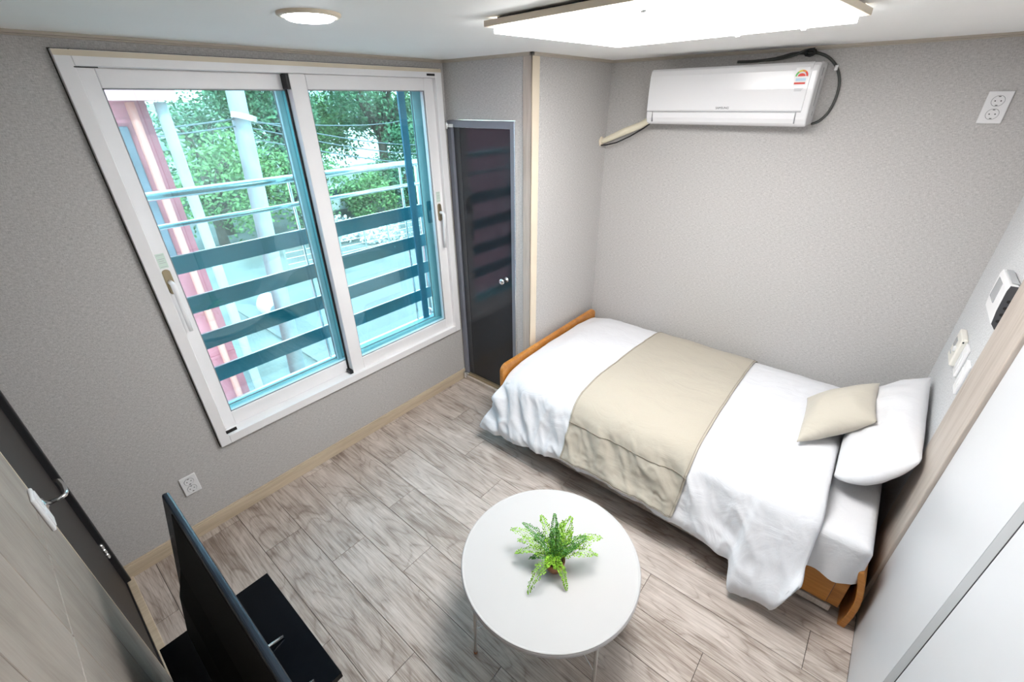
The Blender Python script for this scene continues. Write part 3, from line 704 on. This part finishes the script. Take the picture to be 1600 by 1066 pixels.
def dfn(u, v):
    xl = lerp(.792, .800, 0)-.115*sm(.68, 1.0, v)*1.0
    xr = 2.585+.020*sm(.5, .7, v)-.03*sm(.9, 1, v)
    uu = u
    x = lerp(xl, xr, uu)
    xe = max(x, .80)
    y, z = dsurf(x if x > .8 else lerp(.8, x, .5), v)
    # rounded right end
    e = (xr-x)
    if e < .04:
        q_ = 1-e/.04; z -= .022*q_*q_*(1-sm(.6, .8, v)); y += .022*q_*q_*sm(.6, .8, v)
    # left end of the hanging side flares out towards the foot
    return (x, y, z)
dv = MB().grid(dfn, 200, 110).build('duvet', M_DUVET, None, smooth=True)
sd_ = dv.modifiers.new('thick', 'SOLIDIFY'); sd_.thickness = .014; sd_.offset = -1
tag(dv, 'puffy white duvet draped over the bed and hanging down its front side', 'duvet')
box('care_tag', M_DUVET, (2.50, 2.535, 1.232, 1.236, .062, .085), dv)
def rfn(u, v):
    v0, v1 = .03, .925
    vv = lerp(v0, v1, v); x0_, x1_ = 1.335, 2.035
    skew = .03*(1-sm(.0, .6, vv))
    x = lerp(x0_+.012*math.sin(vv*9), x1_-.008*math.sin(vv*7), u)+skew*.6
    y, z = dsurf(x, vv, .0065)
    h = sm(.66, .82, vv)
    d = .0075*h*(.5+.5*math.sin(x*19+vv*60))*nz(x*7, vv*14, 9)+.006*h*nz(x*16, vv*40, 3)
    return (x, y-abs(d)*1.2, z)
rn = MB().grid(rfn, 90, 120).build('bed_runner', M_RUN, None, smooth=True)
sd_ = rn.modifiers.new('thick', 'SOLIDIFY'); sd_.thickness = .004; sd_.offset = 1
tag(rn, 'beige linen bed runner laid across the middle of the white duvet', 'bed runner')
hm = MB()
for side in (0, 1):
    pts = []
    for j in range(0, 121):
        p = rfn(.985 if side else .015, j/120); pts.append((p[0], p[1]-.006*sm(.6, .8, j/120), p[2]+.006*(1-sm(.6, .8, j/120))))
    hm.tube(pts, .0018, 5)
pts = [(lambda p: (p[0], p[1]-.007, p[2]))(rfn(u_/60, .925/.925)) for u_ in range(61)]
hm.tube(pts, .0018, 5)
pts = [(lambda p: (p[0], p[1]-.007, p[2]))(rfn(u_/60, .80)) for u_ in range(61)]
hm.tube(pts, .0020, 5)
hm.build('hem_stitching', M_RUNH, rn, smooth=True)
# pillows: puffy quadrilaterals on four corners
def pillow(corners, thick, nrm, nu=44, nv=44, seed=0, wr=.006, ear=.02, pinch=.10, ex=.5, nb=(0, 0, 0)):
    A, B, Cc, D = [Vector(c_) for c_ in corners]  # u: A->B, v: A->D
    nrm = Vector(nrm).normalized(); m = MB()
    ctr = (A+B+Cc+D)/4
    def P(u, v, s):
        # pull edges inwards between corners
        bu, bv = math.sin(u*PI), math.sin(v*PI)
        u_ = u+(.5-u)*pinch*bv*abs(2*u-1)**2; v_ = v+(.5-v)*pinch*bu*abs(2*v-1)**2
        p = A*(1-u_)*(1-v_)+B*u_*(1-v_)+Cc*u_*v_+D*(1-u_)*v_+Vector(nb)*(bu**.7)*(1-v)**2
        h = (max(0, (1-(2*u-1)**2))**ex)*(max(0, (1-(2*v-1)**2))**ex)
        n_ = nz(p.x*9+seed, p.y*9, p.z*9)*wr*2+wr*nz(p.x*24, p.y*10+seed, p.z*22)
        return p+nrm*(s*(thick/2*h)+n_*h)
    k_ = 0
    m.grid(lambda u, v: P(u, v, 1), nu, nv); n1 = len(m.v)
    m.grid(lambda u, v: P(u, v, -1), nu, nv)
    return m
def weld(o, d=.0005):
    bm = bmesh.new(); bm.from_mesh(o.data); bmesh.ops.remove_doubles(bm, verts=bm.verts, dist=d); bmesh.ops.recalc_face_normals(bm, faces=bm.faces); bm.to_mesh(o.data); bm.free()
    for p in o.data.polygons: p.use_smooth = True
# white pillow
pw = pillow([(2.590, 1.655, .585), (2.835, 1.70, .790), (2.850, 2.44, .835), (2.60, 2.42, .62)], .20, (-.62, -.08, .78), seed=3, wr=.011, pinch=.035, ex=.55, nb=(0, -.075, -.035)).build('pillow', M_SHEET, None, smooth=True); weld(pw)
tag(pw, 'large white pillow propped against the right wall at the head of the bed', 'pillow')
pcu = pillow([(2.412, 1.72, .640), (2.672, 1.90, .785), (2.655, 2.263, .805), (2.384, 2.14, .655)], .155, (-.48, -.05, .87), seed=11, wr=.006, pinch=.07, ex=.5).build('cushion', M_CUSH, None, smooth=True); weld(pcu)
tag(pcu, 'small beige square cushion leaning on the white pillow', 'cushion')
# ------------------------------------------------------------------ coffee table
TX, TY, TH, TR = 1.757, .580, .42, .374
ct = thing('coffee_table', 'round white coffee table with thin grey metal legs on the wood floor', 'table', (TX, TY, 0))
MB().lathe([(.001, -.018), (TR-.012, -.018), (TR-.002, -.012), (TR, -.004), (TR-.0015, 0.0), (TR-.005, .0005), (TR-.010, -.0012), (.001, -.0012)], (TX, TY, TH), 96).build('tabletop', M_TABLE, ct, smooth=False)
MB().lathe([(TR-.001, -.026), (TR+.0018, -.022), (TR+.0018, -.006), (TR-.001, -.004)], (TX, TY, TH), 96, cap=False).build('rim', M_RIM, ct, smooth=True)
la_ = [math.radians(d) for d in (-114, -24, 66, 156)]
feet = []
for t in la_:
    a_ = Vector((TX+.362*math.cos(t), TY+.362*math.sin(t), .001)); b_ = Vector((TX+.345*math.cos(t), TY+.345*math.sin(t), TH-.018))
    lg = MB().tube([a_, b_], [.0065, .0075], 12).build('leg', M_LEG, ct, smooth=True)
    MB().lathe([(.0085, 0), (.0085, .008), (.006, .010)], (a_.x, a_.y, .0005), 12).build('foot_cap', M_POT if t == la_[0] else M_LEG, lg, smooth=True)
    feet.append(a_.lerp(b_, .43))
for i, j in ((0, 2), (1, 3)): MB().tube([feet[i]+Vector((0, 0, .003*i)), feet[j]+Vector((0, 0, .003*i))], .0022, 6).build('cross_brace', M_WHITE, ct, smooth=True)
# fern
PX, PY = 1.800, .553
fe = thing('potted_fern', 'small bright green fern in a brown clay pot on the round white table', 'plant', (PX, PY, TH))
MB().lathe([(.001, 0), (.028, 0), (.035, .012), (.041, .034), (.042, .052), (.042, .060), (.039, .062), (.037, .054), (.001, .052)], (PX, PY, TH+.0005), 28).build('pot', M_POT, fe, smooth=True)
MB().lathe([(.037, .053), (.02, .058), (.001, .060)], (PX, PY, TH), 20, cap=False).build('soil', M_SOIL, fe, smooth=True)
def frond(tip, arch, L=.022, mat=M_FERN, seed=0, n=21):
    rnd = random.Random(seed); A = Vector((PX+rnd.uniform(-.008, .008), PY+rnd.uniform(-.008, .008), TH+.055)); T = Vector(tip)
    Mi = (A+T)/2+Vector((0, 0, arch)); m = MB()
    pts = [A*(1-t)**2+2*Mi*t*(1-t)+T*t*t for t in [i/n for i in range(n+1)]]
    m.tube(pts, [.0013*(1-.7*i/n) for i in range(n+1)], 4, cap=False)
    for i in range(3, n+1):
        t = i/n; d = (pts[i]-pts[i-1]).normalized(); sd2 = d.cross(Vector((0, 0, 1)))
        sd2 = sd2.normalized() if sd2.length > 1e-3 else Vector((1, 0, 0)); nn = sd2.cross(d).normalized()
        ln = L*(.35+.65*math.sin(min(1, t*1.25)*PI*.82+.25))*(1 if t < .85 else (1-t)/.15*.8+.25)*rnd.uniform(.7, 1.25)
        for sgn in (-1, 1):
            ax = (sd2*sgn+d*.45+nn*rnd.uniform(-.25, .35)).normalized(); k3 = max(2, int(ln/.0075))
            for q_ in range(k3):
                c_ = pts[i]+ax*ln*(q_+.7)/k3-Vector((0, 0, .15*ln*((q_+.5)/k3)**2))
                for s3 in (-1, 1):
                    la3 = (ax*.5+d*s3*.8+nn*rnd.uniform(-.9, .9)).normalized()*rnd.uniform(.006, .010); wa = la3.cross(nn).normalized()*la3.length*.36
                    p0 = c_; p1 = c_+la3*.5+wa; p2 = c_+la3; p3 = c_+la3*.5-wa
                    m.quad(p0, p1, p2, p3)
    return m.build('frond', mat, fe, fix=False)
fr_ = [((1.590, .530, .515), .075, .021, 0), ((1.640, .515, .50), .07, .02, 0), ((1.905, .735, .515), .075, .021, 0), ((1.925, .665, .495), .075, .02, 0), ((1.783, .398, .435), .10, .019, 0),
       ((1.890, .505, .430), .06, .011, 0), ((1.690, .605, .60), .03, .018, 0), ((1.735, .635, .615), .03, .015, 1), ((1.790, .675, .600), .03, .024, 0), ((1.765, .655, .575), .03, .02, 0), ((1.620, .575, .53), .06, .019, 1), ((1.745, .655, .545), .02, .022, 1), ((1.880, .695, .535), .06, .02, 0), ((1.815, .640, .57), .02, .022, 0), ((1.655, .480, .47), .07, .016, 0),
       ((1.715, .500, .465), .06, .011, 1), ((1.850, .620, .54), .05, .020, 1), ((1.700, .555, .54), .05, .021, 1), ((1.830, .520, .485), .05, .018, 0), ((1.870, .660, .56), .05, .021, 1), ((1.760, .600, .58), .03, .02, 1), ((1.795, .500, .49), .05, .015, 0)]
for i, (tp, ar, L_, dk) in enumerate(fr_): frond(tp, ar, L_*1.25, M_FERND if dk else M_FERN, i)
# ------------------------------------------------------------------ TV and black stand
ts = thing('tv_table', 'small glossy black table standing against the entry wall', 'table', (1.16, -.41, 0))
box('top', M_GLOSSBLK, (.876, 1.448, -.600, -.217, .372, .400), ts, bevel=.0015)
box('side_panel', M_GLOSSBLK, (.89, .915, -.59, -.235, 0, .371), ts, bevel=.001)
box('side_panel', M_GLOSSBLK, (1.41, 1.435, -.59, -.235, 0, .371), ts, bevel=.001)
box('back_panel', M_GLOSSBLK, (.916, 1.409, -.585, -.570, .02, .371), ts)
box('shelf', M_GLOSSBLK, (.916, 1.409, -.569, -.24, .16, .18), ts)
tv = thing('television', 'black flat television seen edge-on from behind on the black table', 'television', (1.30, -.42, .40))
HT = .575; tilt = math.atan2(.112, HT)
RT = Matrix.Translation((0, -.498, .440)) @ Matrix.Rotation(-tilt, 4, 'X')
def tvb(x0, x1, y0, y1, z0, z1): return MB().box(x0, x1, y0, y1, z0, z1).xf(RT)
tvb(.862, 1.80, 0.0, .021, 0, HT-.002).build('bezel', M_TVEDGE, tv, bevel=.007, segs=3)
tvb(.874, 1.788, .0205, .0215, .014, HT-.014).build('screen', M_GLOSSBLK, tv)
bk = MB().extr([(.001, .010), (-.006, .02), (-.020, .04), (-.022, .22), (-.006, .33), (-.002, HT-.02), (.001, HT-.012)], .965, 1.70).xf(RT)
bk.build('back_cover', M_TVBACK, tv, bevel=.003)
box_ = tvb(.90, .912, -.0042, -.0015, HT-.16, HT-.15).build('indicator', M_CHROME, tv)
for x in (1.19, 1.41):
    MB().tube([(x, -.55, .405), (x, -.47, .430), (x-.004, -.38, .428), (x-.010, -.292, .407)], [.005, .0065, .0065, .005], 8).build('foot', M_CHROME, tv, smooth=True)
    MB().tube([(x, -.475, .41), (x, -.478, .47)], .009, 8).build('stem', M_BLACK, tv, smooth=True)
# ------------------------------------------------------------------ outside: railing
rl = thing('balcony_railing', 'stainless railing with dark teal flat bars just outside the window', 'railing', (-.3, .9, .5))
for z, r in ((1.742, .021), (1.597, .013)): MB().tube([(-.3, -.5, z), (-.3, 1.76, z)], r, 14).build('top_rail' if r > .02 else 'mid_rail', M_STEEL, rl, smooth=True)
for z in (1.449, 1.226, 1.006, .790):
    bb_ = box('bar', M_BAR, (-.304, -.296, -.5, 1.76, z-.095, z-.004), rl)
    box('bar_cap', M_STEEL, (-.306, -.294, -.5, 1.76, z-.004, z), bb_)
box('bottom_rail', M_STEEL, (-.312, -.288, -.5, 1.76, .52, .545), rl, bevel=.002)
for y in (-.48, .80, 1.597, 1.75): MB().tube([(-.322, y, .47), (-.322, y, 1.742)], .008 if y not in (1.75,) else .02, 10).build('post', M_STEEL, rl, smooth=True)
for y in (-.4, 1.70): MB().tube([(-.2, y, .6), (-.322, y, .6)], .012, 8).build('wall_bracket', M_STEEL, rl, smooth=True)
# ------------------------------------------------------------------ outside: ground, buildings, trees
GZ = -3.0
struct(box('ground', M_GROUND, (-60, -.2, -30, 60, GZ-.3, GZ)), 'pale dusty yard below the window', 'ground')
def hill(u, v):
    y = lerp(-30, 75, u); x = lerp(-22, -75, v)
    return (x-6*math.sin(y*.05), y, GZ-.05+5.4*sm(0, .75, v)+.5*nz(x*.1, y*.1, 0))
hl = MB().grid(hill, 50, 26).build('hillside', M_HILL, None, smooth=True); struct(hl, 'scrubby green hillside rising beyond the yard', 'hillside')
nb = thing('red_building', 'red rendered neighbouring building close outside the left sash', 'building', (-4, -1, GZ))
box('wall', M_BRICK, (-6.0, -2.5, -5, .78, GZ, 2.16), nb)
box('eave', plain('pink_eave', (.55, .25, .27), .7), (-6.1, -2.3, -5.1, .96, 2.16, 2.5), nb)
box('window', M_BRICKD, (-2.51, -2.47, .30, .60, .9, 1.98), nb, bevel=.01)
for z in [GZ+.6+.55*i for i in range(9)]: box('course_band', M_BRICK, (-2.515, -2.49, -5, .78, z, z+.03), nb)
dp = tag(MB().tube([(-2.44, .66, GZ), (-2.44, .66, 2.15)], .032, 10).build('salmon_downpipe', M_ORPIPE, None, smooth=True), 'salmon downpipe on the red building outside the window', 'downpipe')
wp = tag(MB().tube([(-2.42, .86, GZ), (-2.42, .86, 2.15)], .045, 12).build('white_downpipe', M_CONC, None, smooth=True), 'thick white downpipe at the corner of the red building', 'downpipe')
up_ = thing('utility_pole', 'leaning pale concrete utility pole seen through the left pane', 'pole', (-5, 2.2, GZ))
MB().tube([(-5, 2.20, GZ), (-5, 2.35, .3), (-5, 2.47, 2.3), (-5, 2.70, 6)], [.14, .125, .115, .1], 16).build('shaft', M_CONC, up_, smooth=True)
MB().box(-5.5, -4.7, 2.0, 2.9, 4.2, 4.3).build('crossarm', M_STEEL, up_)
MB().tube([(-4.9, 2.45, 1.93), (-4.9, 2.47, 2.0)], .16, 12).build('clamp', M_STEEL, up_)
for i, (p, q_) in enumerate((((-3.0, -1.5, 2.05), (-5, 2.40, 1.95)), ((-3.0, -1.5, 2.0), (-5, 2.40, 1.86)), ((-5, 2.45, 1.95), (-9, 9.5, .95)), ((-5, 2.45, 1.85), (-9, 9.5, .70)), ((-5, 2.45, 1.9), (-14, 12.5, 1.5)), ((-5, 2.45, 1.7), (-7.5, 9.5, .45)))):
    P_, Q_ = Vector(p), Vector(q_)
    wv = MB().tube([P_.lerp(Q_, t/16)-Vector((0, 0, .12*math.sin(t/16*PI))) for t in range(17)], .010, 6).build('overhead_wire', M_WIRE, None, smooth=True)
    tag(wv, ['upper of the two dark wires from the red building to the utility pole', 'lower of the two dark wires from the red building to the utility pole', 'second highest overhead wire running right from the utility pole', 'third highest overhead wire running right from the utility pole', 'highest overhead wire running right from the utility pole to the trees', 'lowest overhead wire running right from the utility pole'][i], 'wire', 'wires left of the utility pole' if i < 2 else 'wires right of the utility pole')
def tree(name, label, x, y, z0, h, rad, mat, n=1400, seed=0, leaf=.16, flat=.5, lean=0):
    rnd = random.Random(seed); t = thing(name, label, 'tree' if h > 2.5 else 'bush', (x, y, z0))
    br = MB().tube([(x, y, z0-.2), (x+lean*.3, y+lean*.4, z0+h*.45), (x+lean, y+lean, z0+h*.8)], [rad*.09, rad*.06, rad*.03], 8)
    cl = []
    for i in range(12):
        a_ = rnd.uniform(0, 2*PI); r_ = rad*rnd.uniform(.25, .85); zz = z0+h*rnd.uniform(.45 if h > 2.5 else .15, 1.0)
        cl.append((x+lean*.6+r_*math.cos(a_), y+lean*.6+r_*math.sin(a_), zz, rad*rnd.uniform(.3, .5)))
        br.tube([(x+lean*.4, y+lean*.5, z0+h*.45), (lerp(x, cl[-1][0], .6), lerp(y, cl[-1][1], .6), lerp(z0+h*.5, zz, .8)), cl[-1][:3]], [rad*.04, rad*.025, rad*.01], 5)
    br.build('trunk', M_BARK, t, smooth=True)
    m = MB()
    for i in range(n):
        cx_, cy_, cz_, cr_ = cl[i % 12]
        d = Vector((rnd.gauss(0, 1), rnd.gauss(0, 1), rnd.gauss(0, 1)*flat)).normalized()*cr_*rnd.uniform(.5, 1.15)
        p = Vector((cx_, cy_, cz_))+d; p.z = max(p.z, z0+.02); a_ = Vector((rnd.gauss(0, 1), rnd.gauss(0, 1), rnd.gauss(0, .6))).normalized()*leaf*rnd.uniform(.6, 1.3)
        b2 = a_.orthogonal().normalized()*leaf*.55; b2.rotate(Matrix.Rotation(rnd.uniform(0, 6.28), 3, a_.normalized()))
        m.quad(p-a_, p+b2, p+a_, p-b2)
    m.build('foliage', mat, t, fix=False)['kind'] = 'stuff'
    return t
tree('pine_tree', 'tall spreading pine with a forked trunk seen in the right pane', -20, 15.2, GZ, 7.2, 3.6, M_LEAF2, 14000, 1, .10, .35)
tree('pine_tree', 'darker pine behind the utility pole in the left pane', -21, 10.2, GZ, 7.0, 3.2, M_LEAF2, 10000, 2, .10, .4)
tree('broadleaf_tree', 'bright green tree right of the spreading pine', -22, 19.5, GZ, 5.6, 3.2, M_LEAF1, 9000, 3, .11, .6)
tree('broadleaf_tree', 'green tree on the slope between the two pines', -25, 14.0, GZ+.3, 4.6, 3.0, M_LEAF1, 9000, 4, .11, .6)
for i, (x, y, h, r_, mt2, lb) in enumerate(((-16.8, 5.2, 3.6, 2.4, M_LEAF1, 'large green bush between the red building and the utility pole'), (-20, 6.5, 4.8, 2.6, M_LEAF2, 'tall dark bush left of the utility pole on the slope'), (-17.2, 8.4, 2.9, 2.0, M_LEAF1, 'round green bush just right of the utility pole'), (-17.5, 12.3, 2.1, 1.6, M_LEAF1, 'leafy green bush behind the white flowers'), (-17.5, 14.6, 2.3, 1.7, M_LEAF2, 'dark bush at the foot of the spreading pine'), (-18.5, 17.2, 2.2, 1.8, M_LEAF1, 'green bush below the bright green tree'), (-24, 8, 2.4, 2.3, M_LEAF2, 'dark bush on the slope behind the utility pole'))):
    tree('bush', lb, x, y, GZ, h, r_, mt2, 4000, 20+i, .09, .8)
for i, (x, y, lb) in enumerate(((-15.0, 9.0, 'pile of pale flowers behind the yard fence on the left'), (-13.6, 10.1, 'pale flowering shrub behind the yard fence on the right'))):
    t = thing('flowering_shrub', lb, 'shrub', (x, y, GZ)); rnd = random.Random(50+i)
    MB().tube([(x, y, GZ), (x, y, GZ+.5)], .05, 6).build('stem', M_BARK, t)
    m = MB()
    for j in range(900):
        d = Vector((rnd.gauss(0, 1), rnd.gauss(0, 1), abs(rnd.gauss(0, .8)))).normalized()*rnd.uniform(.4, .95); p = Vector((x, y, GZ+.1))+d
        a_ = Vector((rnd.gauss(0, 1), rnd.gauss(0, 1), rnd.gauss(0, 1))).normalized()*.08; b2 = a_.orthogonal().normalized()*.05; m.quad(p-a_, p+b2, p+a_, p-b2)
    m.build('flowers', M_FLOWER, t, fix=False)['kind'] = 'stuff'
yf = thing('yard_fence', 'pale metal mesh fence across the yard beyond the railing', 'fence', (-12, 9, GZ))
for i in range(9):
    y = 5.6+i*.95; x = -12.6+i*.12
    MB().tube([(x, y, GZ), (x, y, GZ+1.25)], .03, 6).build('post', M_STEEL, yf)
for k_ in range(6): MB().tube([(-12.6, 5.6, GZ+.15+.2*k_), (-11.64, 13.2, GZ+.15+.2*k_)], .014, 5).build('wire', M_STEEL, yf)
car = thing('parked_car', 'small white parked car far behind the utility pole', 'car', (-24, 11.0, GZ))
MB().extr([(9.6, GZ+.3), (13.2, GZ+.3), (13.3, GZ+.8), (12.7, GZ+.95), (12.2, GZ+1.45), (10.5, GZ+1.45), (9.9, GZ+.95), (9.5, GZ+.85)], -20.7, -19.2).build('body', M_CAR, car, bevel=.08, segs=3)
MB().extr([(10.15, GZ+.98), (12.5, GZ+.98), (12.1, GZ+1.36), (10.6, GZ+1.36)], -20.72, -19.18).build('side_glass', M_CARG, car)
for y in (10.3, 12.5):
    for x in (-20.6, -19.3): MB().lathe([(.3, -.1), (.32, 0), (.3, .1)], (x, y, GZ+.32), 18, 'x').build('wheel', M_BLACK, car, smooth=False)
struct(box('yard_slab', plain('pale_concrete', (.205, .205, .19), .85, var=.08, scale=1), (-11.0, -5.2, 3.2, 12, GZ, GZ+.05)), 'pale concrete slab in the yard', 'slab')
fw_ = thing('far_house', 'pale house with a low roof far behind the pine', 'house', (-34, 21, GZ))
box('wall', plain('house_white', (.85, .86, .86), .8), (-38, -34, 16.5, 27, GZ, 2.0), fw_)
MB().extr([(16.0, 2.0), (27.5, 2.0), (21.8, 3.3)], -38.3, -33.6).build('roof', M_CONC, fw_)
for y in (18, 20.5, 23, 25.5): box('window', M_CARG, (-34.05, -33.97, y-.5, y+.5, .1, 1.3), fw_)
sk = tag(MB().grid(lambda u, v: (-9.4+.45*(u-.5)*2*(1-.2*v), 3.7+.3*math.cos(v*2*PI), GZ+.05+.3+.3*math.sin(v*2*PI)+.06*nz(u*5, v*5, 2)), 12, 20).build('white_sack', M_DUVET, None, smooth=True), 'crumpled white sack lying in the yard below', 'sack')
